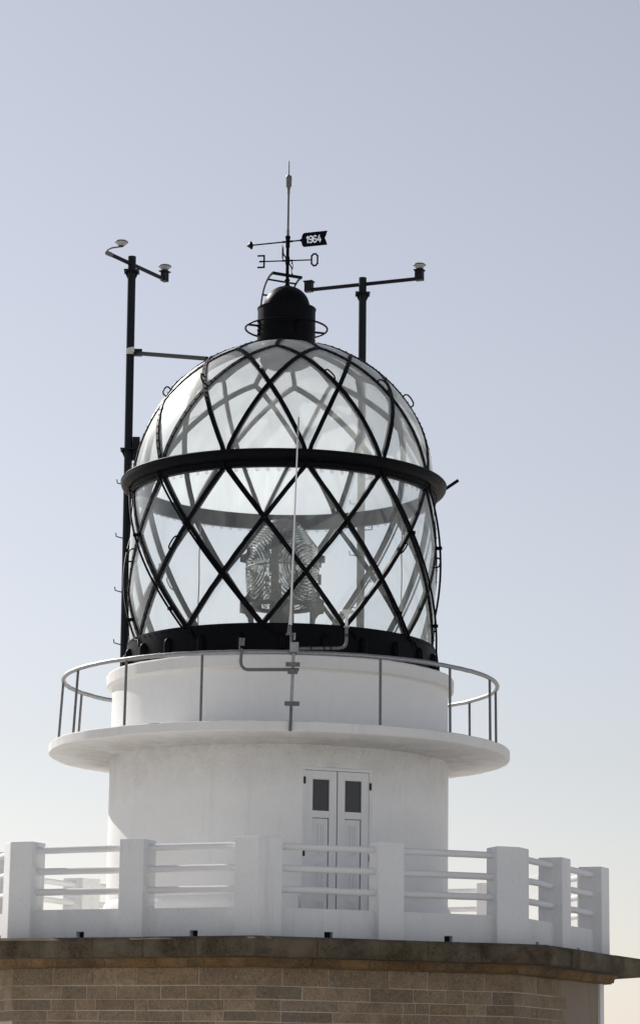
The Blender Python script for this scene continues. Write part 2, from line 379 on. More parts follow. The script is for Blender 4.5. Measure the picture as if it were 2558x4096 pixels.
# cornice blocks
cj = [(-2, -1.2), (-2, -0.3), (-2, 0.6), (-1, -1.95 + 0.05), (-1, -1.153), (-1, -0.295), (-1, 0.498), (-1, 1.335), (0, -1.299), (0, -0.378), (0, 0.355), (0, 1.159), (1, -1.315), (1, -0.629), (1, 0.022), (1, 0.9)]
for k in (2, 3, 4, 5): cj += [(k, -1.1), (k, 0.0), (k, 1.1)]
cprof = [(4.55, 1.955), (5.29, 1.955), (5.305, 1.95), (5.375, 1.912), (5.382, 1.898), (5.372, 1.70), (5.355, 1.675), (5.06, 1.672), (5.04, 1.705), (4.55, 1.705)]
co = MB(); sweep(co, [(4.5, 1.945), (5.29, 1.945), (5.36, 1.905), (5.35, 1.69), (5.06, 1.69), (4.5, 1.69)], [('c', k) for k in range(-2, 7)])
corn = co.build('cornice', M['mortar'], bld)
for path in ring_blocks(cj, 0.0035):
    b = MB(); dz = random.uniform(-0.004, 0.004); da = random.uniform(-0.006, 0.006)
    sweep(b, [(a + (da if a > 5 else 0), z + dz) for a, z in cprof], path); b.build('cornice_block', M['cornice'], corn)
mb = MB(); mb.prism(octagon(4.56), 1.60, 1.972); mb.build('roof_deck', M['deck'], bld)

# ------------------------------------------------------------------ parapet
par = empty('parapet', (0, 0, 1.96), 'white parapet of square posts, low walls and three pipe rails around the roof edge', 'parapet')
PA, PD, PZ, PB = 4.84, 0.385, 3.365, 1.95
H8 = PA * T22; CW = 0.365
for k in range(-3, 5):
    u, nrm = facet_axes(k)
    c = on_facet(k, PA - PD / 2, 0, (PB + PZ) / 2)
    mb = MB(); hj = random.uniform(-0.006, 0.006); mb.box(c + u * random.uniform(-0.006, 0.006) + Vector((0, 0, hj)), u * 0.196 + nrm * random.uniform(-0.0015, 0.0015), nrm * PD / 2, Vector((random.uniform(-.004, .004), random.uniform(-.004, .004), (PZ - PB) / 2))); mb.build('post', M['parapet'], par, bevel=0.012)
    # corner post between facet k and k+1
    def P2(v): return (v.x, v.y)
    poly = [P2(on_facet(k, PA, H8 - CW, 0)), P2(on_corner(k, PA, 0)), P2(on_facet(k + 1, PA, -H8 + CW, 0)), P2(on_facet(k + 1, PA - PD, -H8 + CW, 0)), P2(on_corner(k, PA - PD - 0.02, 0)), P2(on_facet(k, PA - PD, H8 - CW, 0))]
    mb = MB(); mb.prism(poly, PB, PZ + random.uniform(-0.006, 0.006)); mb.build('post', M['parapet'], par, bevel=0.012)
    for s0, s1 in ((-H8 + CW - 0.02, -0.17), (0.17, H8 - CW + 0.02)):
        for z in (3.249, 2.941, 2.643):
            mb = MB(); a = PA - 0.18
            pts = [on_facet(k, a, s0 + (s1 - s0) * i / 6, z + random.uniform(-0.003, 0.003)) for i in range(7)]
            mb.tube(pts, 0.049, 16); mb.build('rail', M['railpaint'], par, smooth=40)
        # low wall with a square drain notch at its foot
        mid = (s0 + s1) / 2 + 0.03; nw = 0.064; nz = 2.07; zt = 2.388
        prof = [(s0, PB), (mid - nw, PB), (mid - nw, nz), (mid + nw, nz), (mid + nw, PB), (s1, PB), (s1, zt), (s0, zt)]
        vs = [on_facet(k, PA - 0.15, s, z) for s, z in prof] + [on_facet(k, PA - 0.36, s, z) for s, z in prof]
        n = 8; fs = [[0, 1, 2, 7], [2, 3, 6, 7], [3, 4, 5, 6], [15, 10, 9, 8], [15, 14, 11, 10], [14, 13, 12, 11]]
        fs += [[i, i + 8, (i + 1) % 8 + 8, (i + 1) % 8] for i in range(8)]
        mb = MB(); mb.add(vs, fs); lw_ = mb.build('low_wall', M['parapet'], par)
        mb = MB(); mb.box(on_facet(k, PA - 0.29, mid, 2.012), u * (nw + 0.002), nrm * 0.03, Vector((0, 0, 0.06))); mb.build('drain_shade', M['dark'], lw_)  # dark box closing the notch, stands in for the shadow inside

# ------------------------------------------------------------------ lighthouse tower
tow = empty('lighthouse_tower', (0, 0, 1.97), 'round white plastered lighthouse tower with a wide gallery slab and double door', 'lighthouse')
R = 2.70; DC = 19.5; DH = 11.95; DTOP = 4.635
angs = sorted(set([round(DC - DH, 4), round(DC + DH, 4)] + [round(DC + DH + (360 - 2 * DH) * i / 118, 4) for i in range(119)] + [round(DC - DH + 2 * DH * i / 8, 4) for i in range(9)]))
angs = [a for a in angs if DC - DH - 1e-3 <= a < DC - DH + 360 - 1e-3]
zs = [1.9, 2.8, 3.7, DTOP, 4.99]
vs = [cyl(a, R, z) for a in angs for z in zs]; fs = []
nz = len(zs); na = len(angs)
for i in range(na):
    j = (i + 1) % na; am = angs[i]
    for k in range(nz - 1):
        if DC - DH - 1e-3 <= am < DC + DH - 1e-3 and k < 3: continue
        fs.append([i * nz + k, j * nz + k, j * nz + k + 1, i * nz + k + 1])
mb = MB(); mb.add(vs, fs)
# jambs and head of the door opening
dn = cyl(DC, 1, 0); du = Vector((cos(radians(DC)), sin(radians(DC)), 0))
iv = lambda a, r, z: cyl(a, r, z)
for a in (DC - DH, DC + DH):
    q = [cyl(a, R, 1.9), cyl(a, R, DTOP), cyl(a, R, DTOP) - dn * 0.12, cyl(a, R, 1.9) - dn * 0.12]
    mb.add(q, [[0, 1, 2, 3] if a < DC else [3, 2, 1, 0]])
hd = [cyl(DC - DH + 2 * DH * i / 8, R, DTOP) for i in range(9)]; bk = [cyl(DC - DH, R, DTOP) - dn * 0.12, cyl(DC + DH, R, DTOP) - dn * 0.12]
mb.add(hd + bk, [list(range(9)) + [10, 9]])
mb.build('tower_wall', M['white'], tow, smooth=40)
mb = MB(); mb.lathe([(2.70, 1.95), (2.76, 1.95), (2.755, 2.58), (2.735, 2.66), (2.70, 2.72)], 96, a0=DC + DH + 1, a1=DC - DH - 1 + 360); mb.build('plinth', M['white'], tow, smooth=40)
prof = [(2.5, 4.965), (2.70, 4.968), (3.60, 5.03), (3.655, 5.036), (3.672, 5.052), (3.676, 5.178), (3.66, 5.192), (3.60, 5.196), (2.5, 5.21)]
mb = MB(); mb.lathe(prof, 240, closed=True); mb.wobble(0.0028); mb.build('gallery_slab', M['gallery'], tow, smooth=30)
mb = MB(); mb.lathe([(2.692, 5.15), (2.692, 6.08), (2.70, 6.12)], 120); mb.build('lantern_drum', M['drum'], tow, smooth=40)
prof = [(2.3, 6.08), (2.69, 6.08), (2.705, 6.105), (2.735, 6.12), (2.765, 6.125), (2.778, 6.14), (2.785, 6.30), (2.77, 6.325), (2.74, 6.335), (2.3, 6.35)]
mb = MB(); mb.lathe(prof, 240, closed=True); mb.wobble(0.0028); mb.build('coping', M['gallery'], tow, smooth=30)

# door: coordinates on the door plane (u to the right, z up, d outwards)
DPL = 2.635
def dp(u, z, d=0.0): return dn * (DPL + d) + du * u + Vector((0, 0, z))
def dbox(mb, u0, u1, z0, z1, d0, d1): mb.box(dp((u0 + u1) / 2, (z0 + z1) / 2, (d0 + d1) / 2), du * (u1 - u0) / 2, dn * (d1 - d0) / 2, Vector((0, 0, (z1 - z0) / 2)))
DW = 2.70 * sin(radians(DH))
mb = MB()
dbox(mb, -DW - 0.0, -0.513, 1.95, 4.587, -0.10, 0.012); dbox(mb, 0.513, DW, 1.95, 4.587, -0.10, 0.012); dbox(mb, -DW, DW, 4.59, DTOP, -0.10, 0.012)
door = mb.build('door', M['door'], tow); door['label'] = 'white double door with two small dark windows'
mb = MB(); dbox(mb, -0.512, 0.512, 1.95, 4.588, -0.10, -0.06); mb.build('door_backing', M['dark'], door)
for sg in (-1, 1):
    a, b = (-0.510, -0.008) if sg < 0 else (0.008, 0.510)
    st = 0.117; zt = 4.584; zb = 1.99
    mb = MB(); D0, D1 = -0.05, 0.0
    dbox(mb, a, a + st, zb, zt, D0, D1); dbox(mb, b - st, b, zb, zt, D0, D1)
    dbox(mb, a + st, b - st, zt - 0.13, zt, D0, D1 - 0.0015); dbox(mb, a + st, b - st, 3.878, 3.984, D0, D1 - 0.0015); dbox(mb, a + st, b - st, zb, 2.13, D0, D1 - 0.0015)
    leaf = mb.build('door_leaf', M['door'], door, bevel=0.003)
    mb = MB(); dbox(mb, a + st + 0.002, b - st - 0.002, 3.985, zt - 0.131, -0.045, -0.035); mb.build('window_pane', M['window'], door)
    mb = MB(); dbox(mb, a + st + 0.004, b - st - 0.014, 2.131, 3.868, -0.045, -0.022); mb.build('door_panel', M['door'], door)
    for z0, z1 in ((3.31, 3.80), (2.76, 3.21), (2.20, 2.66)):
        mb = MB(); c = (a + b) / 2; hw = 0.060; tw = 0.018
        for w0, dd in ((hw, -0.012), (hw - 0.026, -0.008)):
            dbox(mb, c - w0, c - w0 + tw, z0 + hw - w0, z1 - hw + w0, -0.022, dd); dbox(mb, c + w0 - tw, c + w0, z0 + hw - w0, z1 - hw + w0, -0.022, dd)
            dbox(mb, c - w0 + tw, c + w0 - tw, z1 - hw + w0 - tw, z1 - hw + w0, -0.022, dd - 0.001); dbox(mb, c - w0 + tw, c + w0 - tw, z0 + hw - w0, z0 + hw - w0 + tw, -0.022, dd - 0.001)
        mb.build('panel_moulding', M['door'], door)
    for z in (4.43, 3.35, 2.4):
        mb = MB(); uu = sg * 0.53; zz = z + (0 if sg < 0 else -0.05)
        mb.tube([dp(uu, zz - 0.055, 0.018), dp(uu, zz + 0.055, 0.018)], 0.011, 8); dbox(mb, uu - 0.018, uu + 0.018, zz - 0.05, zz + 0.05, 0.009, 0.018)
        mb.build('hinge', M['hinge'], door)

# ------------------------------------------------------------------ gallery railing
gr = empty('gallery_railing', (0, 0, 5.19), 'galvanised round handrail on thin upright posts around the gallery slab', 'railing')
RR, RZ = 3.478, 6.235
mb = MB(); mb.tube([cyl(i * 2.5, RR + random.uniform(-.003, .003), RZ + random.uniform(-.003, .003)) for i in range(144)], 0.034, 14, closed=True)
mb.build('handrail', M['galv'], gr, smooth=40)
for i in range(16):
    if i == 0: continue
    a = 2.8 + 22.5 * i; lean = 0.05 if abs(((a + 180) % 360) - 180 + 88) < 30 else 0.01
    mb = MB(); mb.tube([cyl(a, RR + lean, 5.17), cyl(a, RR, RZ - 0.02)], 0.021, 10)
    mb.build('post', M['galvdark'], gr, smooth=40)

# ------------------------------------------------------------------ lantern
lan = empty('lantern', (0, 0, 6.33), 'glass lantern with black diamond glazing bars and a black ventilator cupola on top', 'lantern')
PH0 = 8.3
ZC, RD = 9.46, 2.46
def lag(xs, ys, x):
    tot = 0
    for i in range(len(xs)):
        q = ys[i]
        for j in range(len(xs)):
            if j != i: q *= (x - xs[j]) / (xs[i] - xs[j])
        tot += q
    return tot
def low_rz(g):                                           # g: 0 at the ring, 45 at the base band
    z = lag((0, 15, 30, 45), (9.36, 8.50, 7.65, 6.83), g); return 2.488 - 0.055 * ((z - 8.1) / 1.25) ** 2, z
def dome_rz(g):
    el = radians(lag((0, 15, 30, 45), (1.0, 30.6, 48.7, 57.7), g)); return RD * cos(el), ZC + RD * sin(el)
def surf(which, phi, g, off=0.0):
    r, z = (low_rz if which == 'low' else dome_rz)(g)
    p = cyl(phi, r, z)
    if which == 'low': nrm = cyl(phi, 1, 0.044 * (z - 8.1) ).normalized()
    else: nrm = (p - Vector((0, 0, ZC))).normalized()
    return p + nrm * off, nrm
def bar_mesh(samples, wd=0.068, out=0.018, inn=0.062, bolt=0.115):
    """samples: list of (point on glass, normal)"""
    mb = MB(); n = len(samples); vs = []
    for i, (p, nr) in enumerate(samples):
        t = (samples[min(i + 1, n - 1)][0] - samples[max(i - 1, 0)][0]).normalized()
        b = t.cross(nr).normalized(); j1 = random.uniform(-.003, .004); j2 = random.uniform(-.003, .004)
        vs += [p + nr * out + b * (wd / 2 + j1), p + nr * out - b * (wd / 2 + j2), p - nr * inn - b * (wd * 0.36), p - nr * inn + b * (wd * 0.36)]
    fs = [[i * 4 + k, i * 4 + (k + 1) % 4, i * 4 + 4 + (k + 1) % 4, i * 4 + 4 + k] for i in range(n - 1) for k in range(4)]
    fs = [f[::-1] for f in fs]
    fs += [[0, 1, 2, 3], [n * 4 - 1, n * 4 - 2, n * 4 - 3, n * 4 - 4]]
    mb.add(vs, fs)
    acc = 0.0
    for i in range(1, n):
        a, b2 = samples[i - 1], samples[i]; d = (b2[0] - a[0]).length; acc += d
        if acc >= bolt:
            acc = 0; p, nr = b2; t = d and (b2[0] - a[0]).normalized(); b = t.cross(nr)
            mb.box(p + nr * (out + 0.002), t * 0.010, b * 0.010, nr * 0.006)
    return mb
for wh in ('low', 'dome'):
    for i in range(12):
        for sg in (1, -1):
            smp = [surf(wh, PH0 + 30 * i + sg * (0.55 if g < 1 else 0) + sg * g, g) for g in [45 * q / 30 for q in range(31)]]
            if wh == 'dome' and sg == -1: smp = [(p + nr * 0.003, nr) for p, nr in smp]
            if wh == 'low' and sg == 1: smp = [(p + nr * 0.003, nr) for p, nr in smp]
            bar_mesh(smp).build('glazing_bar', M['black'], lan)
ELT = 78.0
for i in range(12):
    ph = PH0 + 15 + 30 * i; smp = []
    for q in range(7):
        el = radians(57.2 + (ELT - 57.2) * q / 6); p = cyl(ph, RD * cos(el), ZC + RD * sin(el)); smp.append((p, (p - Vector((0, 0, ZC))).normalized()))
    bar_mesh(smp).build('glazing_bar', M['black'], lan)
# panes: cells of the (p, q) helix grid
def pane_obj(vs, fs, wh):
    mb = MB(); mb.add(vs, fs); me = mb.mesh('pane'); me.polygons.foreach_set('use_smooth', [True] * len(me.polygons)); link('pane', me, M['pane'] if wh == 'low' else M['domepane'], lan)
N = 6
for wh in ('low', 'dome'):
    for i in range(12):
        c = PH0 + 30 * i
        for gc in (15, 30):                              # full diamonds centred on g = gc
            f0 = c + (0 if gc == 15 else 15)
            vs = []; fs = []
            for a in range(N + 1):
                for b in range(N + 1):
                    P_, Q_ = a / N, b / N                # move along both helices
                    vs.append(surf(wh, f0 + 15 * (P_ - Q_), gc - 15 + 15 * (P_ + Q_))[0])
            for a in range(N):
                for b in range(N): fs.append([a * (N + 1) + b, (a + 1) * (N + 1) + b, (a + 1) * (N + 1) + b + 1, a * (N + 1) + b + 1])
            pane_obj(vs, [f[::-1] for f in fs] if wh == 'low' else fs, wh)
        # triangle at the ring: wide side at g = 0, apex at g = 15
        rows = []; vs = []; fs = []
        for a in range(N + 1):
            g = 15 * a / N; hw = 15 - g; idx = []
            for b in range(N - a + 1):
                ph = c + 15 + (0 if a == N else -hw + 2 * hw * b / (N - a)); idx.append(len(vs)); vs.append(surf(wh, ph, g)[0])
            rows.append(idx)
        for a in range(N):
            lo, hi = rows[a], rows[a + 1]
            for b in range(len(hi)):
                fs.append([lo[b], lo[b + 1], hi[b]])
                if b + 1 < len(hi): fs.append([lo[b + 1], hi[b + 1], hi[b]])
        pane_obj(vs, [f[::-1] for f in fs] if wh == 'low' else fs, wh)
        # triangle pointing back to g = 30 with its wide side at g = 45 (and, on the dome, on up to the collar)
        rows = []; vs = []; fs = []
        for a in range(N + 1):
            g = 30 + 15 * a / N; hw = 15 * a / N; idx = []
            for b in range(a + 1):
                ph = c + (0 if a == 0 else -hw + 2 * hw * b / a); idx.append(len(vs)); vs.append(surf(wh, ph, g)[0])
            rows.append(idx)
        for a in range(N):
            lo, hi = rows[a], rows[a + 1]
            for b in range(len(lo)):
                fs.append([lo[b], hi[b + 1], hi[b]])
                if b + 1 < len(lo): fs.append([lo[b], lo[b + 1], hi[b + 1]])
        if wh == 'dome':
            last = rows[-1]
            for q in range(1, 5):
                el = radians(57.7 + (ELT - 57.7) * q / 4); idx = []
                for b in range(N + 1):
                    idx.append(len(vs)); vs.append(cyl(c - 15 + 30 * b / N, RD * cos(el), ZC + RD * sin(el)))
                for b in range(N): fs.append([last[b], last[b + 1], idx[b + 1], idx[b]])
                last = idx
        pane_obj(vs, [f[::-1] for f in fs] if wh == 'low' else fs, wh)
# ring at the equator
prof = [(2.385, 9.545), (2.60, 9.552), (2.645, 9.545), (2.658, 9.53), (2.658, 9.512), (2.650, 9.506), (2.652, 9.495), (2.648, 9.468), (2.632, 9.438), (2.604, 9.412), (2.566, 9.393), (2.525, 9.384), (2.500, 9.382), (2.488, 9.372), (2.486, 9.35), (2.486, 9.295), (2.385, 9.295)]
mb = MB(); mb.lathe(prof, 144, closed=True); ring = mb.build('gutter_ring', M['black'], lan, smooth=30)
mb = MB()
for i in range(120):
    a = i * 3.0 + 1; c = cyl(a, 2.488, 9.33); nrm = cyl(a, 1, 0); mb.box(c, nrm * 0.012, nrm.cross(Vector((0, 0, 1))) * 0.010, Vector((0, 0, 0.010)))
tag(mb.build('bolts', M['black'], ring), kind='stuff')
mb = MB()
for i in range(90):
    a = i * 4.0 + 2; c = cyl(a, 2.40, 9.265); t = cyl(a, 1, 0).cross(Vector((0, 0, 1)))
    mb.tube([c + t * 0.022 * cos(q) + Vector((0, 0, 0.022 * sin(q))) for q in [x * pi / 4 for x in range(-5, 3)]], 0.004, 4)
tag(mb.build('curtain_hooks', M['grey'], ring), kind='stuff')
# drain pipes along the right-falling bars
for i in range(12):
    c = PH0 + 30 * i; pts = [cyl(c - 1.2, 2.53, 9.44)]
    for g in [0.8] + [3 + 45.5 * q / 22 for q in range(23)]:
        gg = min(g, 46); p, nr = surf('low', c + g * 1.0 - 0.9, gg, 0.075); pts.append(p)
    p, nr = surf('low', c + 49.3, 45, 0.085); pts.append(p + Vector((0, 0, -0.17)))
    mb = MB(); mb.tube(pts, 0.0175, 10); pipe = mb.build('drain_pipe', M['black'], lan, smooth=40)
    for g in (15.5, 39):
        mb = MB(); a, nr = surf('low', c + g - 0.9, g, 0.10); b, _ = surf('low', c + g + 0.2, g, -0.01); mb.bar(a, b, 0.045, 0.05); mb.build('pipe_clip', M['black'], pipe)
# grab handles on the left-falling bars
for wh, g in (('dome', 18.3), ('low', 20.5)):
    for i in range(12):
        q = PH0 + 30 * i; smp = []
        for s, h in ((-1.6, -0.01), (-1.6, 0.045), (-1.1, 0.075), (0, 0.082), (1.1, 0.075), (1.6, 0.045), (1.6, -0.01)):
            smp.append(surf(wh, q - g - s, g + s, 0.018 + h)[0])
        mb = MB(); mb.tube(smp, 0.0135, 8); mb.build('grab_handle', M['black'], lan, smooth=40)
# base band with vent hoods
prof = [(2.36, 6.85), (2.452, 6.852), (2.475, 6.845), (2.48, 6.80), (2.478, 6.36), (2.50, 6.345), (2.50, 6.32), (2.36, 6.32)]
mb = MB(); mb.lathe(prof, 144, closed=True); band = mb.build('base_band', M['black'], lan, smooth=30)
mb = MB()
for i in range(96):
    a = i * 3.75; nrm = cyl(a, 1, 0); mb.box(cyl(a, 2.482, 6.805), nrm * 0.008, nrm.cross(Vector((0, 0, 1))) * 0.009, Vector((0, 0, 0.009)))
tag(mb.build('bolts', M['black'], band), kind='stuff')
def hood_mesh():
    mb = MB(); n = 10; rings = []
    hw, dpth = 0.064, 0.085
    prof = [(6.445, 1.06), (6.462, 1.06), (6.465, 1.0), (6.60, 1.0)] + [(6.60 + 0.10 * sin(radians(q)), max(0.02, cos(radians(q)))) for q in (18, 36, 54, 70, 82, 90)]
    for z, k in prof:
        rings.append([Vector((hw * k * sin(t), -2.475 - dpth * (k ** 0.8) * cos(t) if cos(t) > 0.02 else -2.47, z)) for t in [pi * (-0.5 + q / n) for q in range(n + 1)]])
    vs = [v for r in rings for v in r]; m_ = n + 1
    fs = [[i * m_ + k, i * m_ + k + 1, (i + 1) * m_ + k + 1, (i + 1) * m_ + k] for i in range(len(rings) - 1) for k in range(n)]
    fs.append(list(range(m_))[::-1])
    mb.add(vs, fs); return mb.mesh('vent_hood', 50)
hm = hood_mesh()
for i in range(24):
    o = link('vent_hood', hm, M['black'], lan); a = radians(0.4 + 15 * i)
    o.matrix_world = Matrix.Rotation(a, 4, 'Z')
mb = MB(); mb.lathe([(0.0, 6.40), (2.40, 6.40), (2.40, 6.33), (0.0, 6.33)], 64); mb.build('lantern_floor', M['galvdark'], lan)
# cupola
mb = MB(); mb.lathe([(0.40, 11.70), (0.55, 11.80), (0.53, 11.865), (0.50, 11.885), (0.478, 11.90), (0.478, 12.50), (0.486, 12.51), (0.488, 12.527), (0.474, 12.53), (0.47, 12.48), (0.37, 12.47), (0.37, 12.40)], 72); drum = mb.build('cupola_drum', M['black'], lan, smooth=30)
mb = MB(); mb.lathe([(0.383, 12.46), (0.383, 12.56)] + [(0.383 * cos(radians(q)), 12.56 + 0.36 * sin(radians(q))) for q in (8, 16, 24, 32, 40, 48, 56, 64, 72, 80)] + [(0.045, 12.925), (0.035, 12.95), (0.0, 12.955)], 64); mb.build('cupola_dome', M['black'], lan, smooth=30)
mb = MB(); mb.lathe([(0.0, 11.52), (0.15, 11.515), (0.30, 11.53), (0.40, 11.58), (0.43, 11.64), (0.42, 11.74), (0.44, 11.86)], 48); mb.build('inner_baffle', M['grey'], lan, smooth=40)
mb = MB(); mb.tube([cyl(i * 5, 0.676, 12.19) for i in range(72)], 0.0165, 10, closed=True); guard = mb.build('guard_ring', M['black'], lan, smooth=40)
for a in (-70, 20, 110, 200):
    mb = MB(); mb.bar(cyl(a, 0.47, 12.19), cyl(a, 0.675, 12.19), 0.03, 0.03); c = cyl(a, 0.482, 12.16); nr = cyl(a, 1, 0)
    mb.box(c, nr * 0.008, nr.cross(Vector((0, 0, 1))) * 0.025, Vector((0, 0, 0.14)))
    for dz in (-0.12, -0.05, 0.02, 0.1): mb.box(c + nr * 0.014 + Vector((0, 0, dz)), nr * 0.014, nr.cross(Vector((0, 0, 1))) * 0.014, Vector((0, 0, 0.014)))
    mb.build('bracket', M['black'], guard)
mb = MB(); a_ = at_y(1770, 1963, 0.9); b_ = at_y(1832, 1921, 0.9); mb.bar(a_ + (a_ - b_) * 1.0, b_, 0.03, 0.05); mb.build('bracket_arm', M['black'], lan)

# ------------------------------------------------------------------ Fresnel lens
fl = empty('fresnel_lens', (0, 0, 6.40), 'rotating glass lighthouse lens with curved prism panels inside the glazed lantern', 'lens')
def lprof(mm):                                           # meridian arclength from the equator -> (r, z)
    if mm < -0.5:
        q = -0.5 - mm; return 0.51 - 0.35 * q, 7.64 - 0.93 * q
    if mm < 0.33: return 0.545 - 0.14 * mm * mm, 8.14 + mm
    q = mm - 0.33; return 0.53 - 0.60 * q, 8.47 + 0.80 * q
def lp(az, mm, off):
    r, z = lprof(mm); r1, z1 = lprof(mm + 0.01); nz = Vector((z1 - z, -(r1 - r))).normalized()
    return cyl(az, r + nz.x * off, z + nz.y * off)
POST0 = -12.0
for pn in range(3):
    ac = POST0 + 60 + 120 * pn
    mb = MB()                                            # bull's-eye
    vs = [lp(ac, 0, 0.055)]
    for q, (rho, off) in enumerate(((0.03, 0.05), (0.055, 0.03), (0.062, 0.0))):
        vs += [lp(ac + degrees(rho * cos(t) / 0.53), rho * sin(t), off) for t in [2 * pi * x / 24 for x in range(24)]]
    fs = [[0, 1 + x, 1 + (x + 1) % 24] for x in range(24)]
    for q in range(2): fs += [[1 + q * 24 + x, 1 + (q + 1) * 24 + x, 1 + (q + 1) * 24 + (x + 1) % 24, 1 + q * 24 + (x + 1) % 24] for x in range(24)]
    fs.append([49 + x for x in range(24)]); mb.add(vs, fs); mb.build('bullseye', M['prism'], fl, smooth=60)
    rho = 0.09
    while rho < 1.0:
        wd = 0.0245; runs = []; cur = []
        steps = 96
        st0 = 0
        okf = lambda x: (abs(degrees(rho * cos(x) / 0.53)) < 52.5) and (-0.60 < rho * sin(x) < 0.80)
        fl_ok = [okf(2 * pi * x / steps) for x in range(steps)]
        if all(fl_ok): runs = [list(range(steps)) + [0]]
        else:
            s0 = fl_ok.index(False); seq = [(s0 + x) % steps for x in range(steps)]
            for x in seq:
                if fl_ok[x]: cur.append(x)
                else:
                    if len(cur) > 2: runs.append(cur)
                    cur = []
            if len(cur) > 2: runs.append(cur)
        for run in runs:
            vs = []
            for x in run:
                th = 2 * pi * x / steps
                for rr, off in ((rho - wd, 0.0), (rho + wd, 0.0), (rho - wd * 0.55, 0.052)):
                    vs.append(lp(ac + degrees(rr * cos(th) / 0.53), rr * sin(th), off))
            n = len(run)
            fs = [[i * 3 + k, i * 3 + (k + 1) % 3, i * 3 + 3 + (k + 1) % 3, i * 3 + 3 + k] for i in range(n - 1) for k in range(3)] + [[2, 1, 0], [n * 3 - 3, n * 3 - 2, n * 3 - 1]]
            mb = MB(); mb.add(vs, [f[::-1] for f in fs]); pr_ = mb.build('prism_ring', M['prism'], fl, smooth=40)
            pts = [lp(ac + degrees((rho + wd * 1.12) * cos(2 * pi * x / steps) / 0.53), (rho + wd * 1.12) * sin(2 * pi * x / steps), 0.012) for x in run]
            mb = MB(); mb.tube(pts, 0.0035, 4); mb.build('prism_setting', M['grey'], pr_)
        rho += 0.055
    # upright between panels, following the profile
    mb = MB(); az = POST0 + 120 * pn; ms = [-0.62 + 1.42 * q / 16 for q in range(17)]; vs = []
    for mm in ms:
        for da, off in ((-6.2, 0.05), (6.2, 0.05), (6.2, 0.0), (-6.2, 0.0)): vs.append(lp(az + da, mm, off))
    fs = [[i * 4 + k, i * 4 + (k + 1) % 4, i * 4 + 4 + (k + 1) % 4, i * 4 + 4 + k] for i in range(16) for k in range(4)] + [[3, 2, 1, 0], [64, 65, 66, 67]]
    mb.add(vs, fs)
    for mm in (-0.4, -0.12, 0.16):                       # mounting lugs
        mb.box(lp(az, mm, 0.075), cyl(az, 1, 0) * 0.045, du * 0 + cyl(az + 90, 1, 0) * 0.012, Vector((0, 0, 0.085)))
    mb.build('upright', M['grey'], fl)
    mb = MB(); mb.tube([lp(ac + q, 0.0, 0.045) for q in range(-54, 55, 4)], 0.014, 6); mb.build('belt', M['grey'], fl)
for pn in range(4):
    # shaped radial plates above and below
    mb = MB(); az = -92 + 90 * pn; side = cyl(az + 90, 1, 0) * 0.011
    for poly in ([(.45, 7.10), (.53, 7.10), (.53, 7.22), (.55, 7.33), (.60, 7.40), (.68, 7.42), (.68, 7.62), (.58, 7.70), (.54, 7.80), (.48, 7.80)],
                 [(.48, 8.20), (.56, 8.20), (.60, 8.24), (.69, 8.26), (.69, 8.36), (.60, 8.40), (.50, 8.52), (.30, 8.82), (.24, 8.86), (.24, 8.76), (.46, 8.45)]):
        n = len(poly); vs = [cyl(az, r, z) - side for r, z in poly] + [cyl(az, r, z) + side for r, z in poly]
        mb.add(vs, [list(range(n)), [2 * n - 1 - i for i in range(n)]] + [[i, i + n, (i + 1) % n + n, (i + 1) % n] for i in range(n)])
    mb.build('side_plate', M['grey'], fl)
    # arched foot plate
    mb = MB(); az = -92 + 90 * pn
    for q in (-18, 18):
        a, b, c = cyl(az, 0.50, 7.56), cyl(az + q, 0.50, 7.56), cyl(az + q * 0.35, 0.46, 7.10); mb.add([a, b, c, a * 0.97, b * 0.97, c * 0.97], [[0, 1, 2], [5, 4, 3], [0, 3, 4, 1], [1, 4, 5, 2], [2, 5, 3, 0]])
    mb.bar(cyl(az, 0.47, 7.56), cyl(az, 0.47, 7.05), 0.10, 0.03, up=cyl(az, 1, 0)); mb.build('foot_plate', M['grey'], fl)
mb = MB(); mb.lathe([(0.44, 7.50), (0.56, 7.50), (0.56, 7.55), (0.44, 7.55)], 48, closed=True); mb.build('base_ring', M['grey'], fl, smooth=30)
mb = MB(); mb.lathe([(0.05, 8.83), (0.26, 8.83), (0.27, 8.87), (0.22, 8.93), (0.10, 8.96), (0.05, 8.96)], 36, closed=True); mb.build('top_cap', M['grey'], fl, smooth=30)
mb = MB(); mb.lathe([(0.0, 6.40), (0.60, 6.40), (0.58, 6.5), (0.42, 6.56), (0.42, 6.95), (0.56, 7.02), (0.56, 7.12), (0.0, 7.12)], 48); mb.build('pedestal', M['grey'], fl, smooth=30)
mb = MB(); mb.lathe([(0.0, 7.12), (0.20, 7.12), (0.20, 7.86), (0.12, 7.90), (0.0, 7.90)], 24); mb.lathe([(0.0, 8.42), (0.14, 8.42), (0.20, 8.5), (0.20, 8.84), (0.0, 8.84)], 24); mb.build('dark_core', M['grey'], fl, smooth=30)  # unseen core, added inside the lens to darken what the prisms refract
mb = MB(); mb.tube([Vector((0, 0, 7.1)), Vector((0, 0, 7.95))], 0.03, 10); mb.tube([Vector((0, 0, 7.95)), Vector((0, 0, 8.0)), Vector((0, 0, 8.2)), Vector((0, 0, 8.24))], [0.02, 0.05, 0.05, 0.01], 14); mb.build('lamp_bulb', M['whiteplastic'], fl, smooth=50)
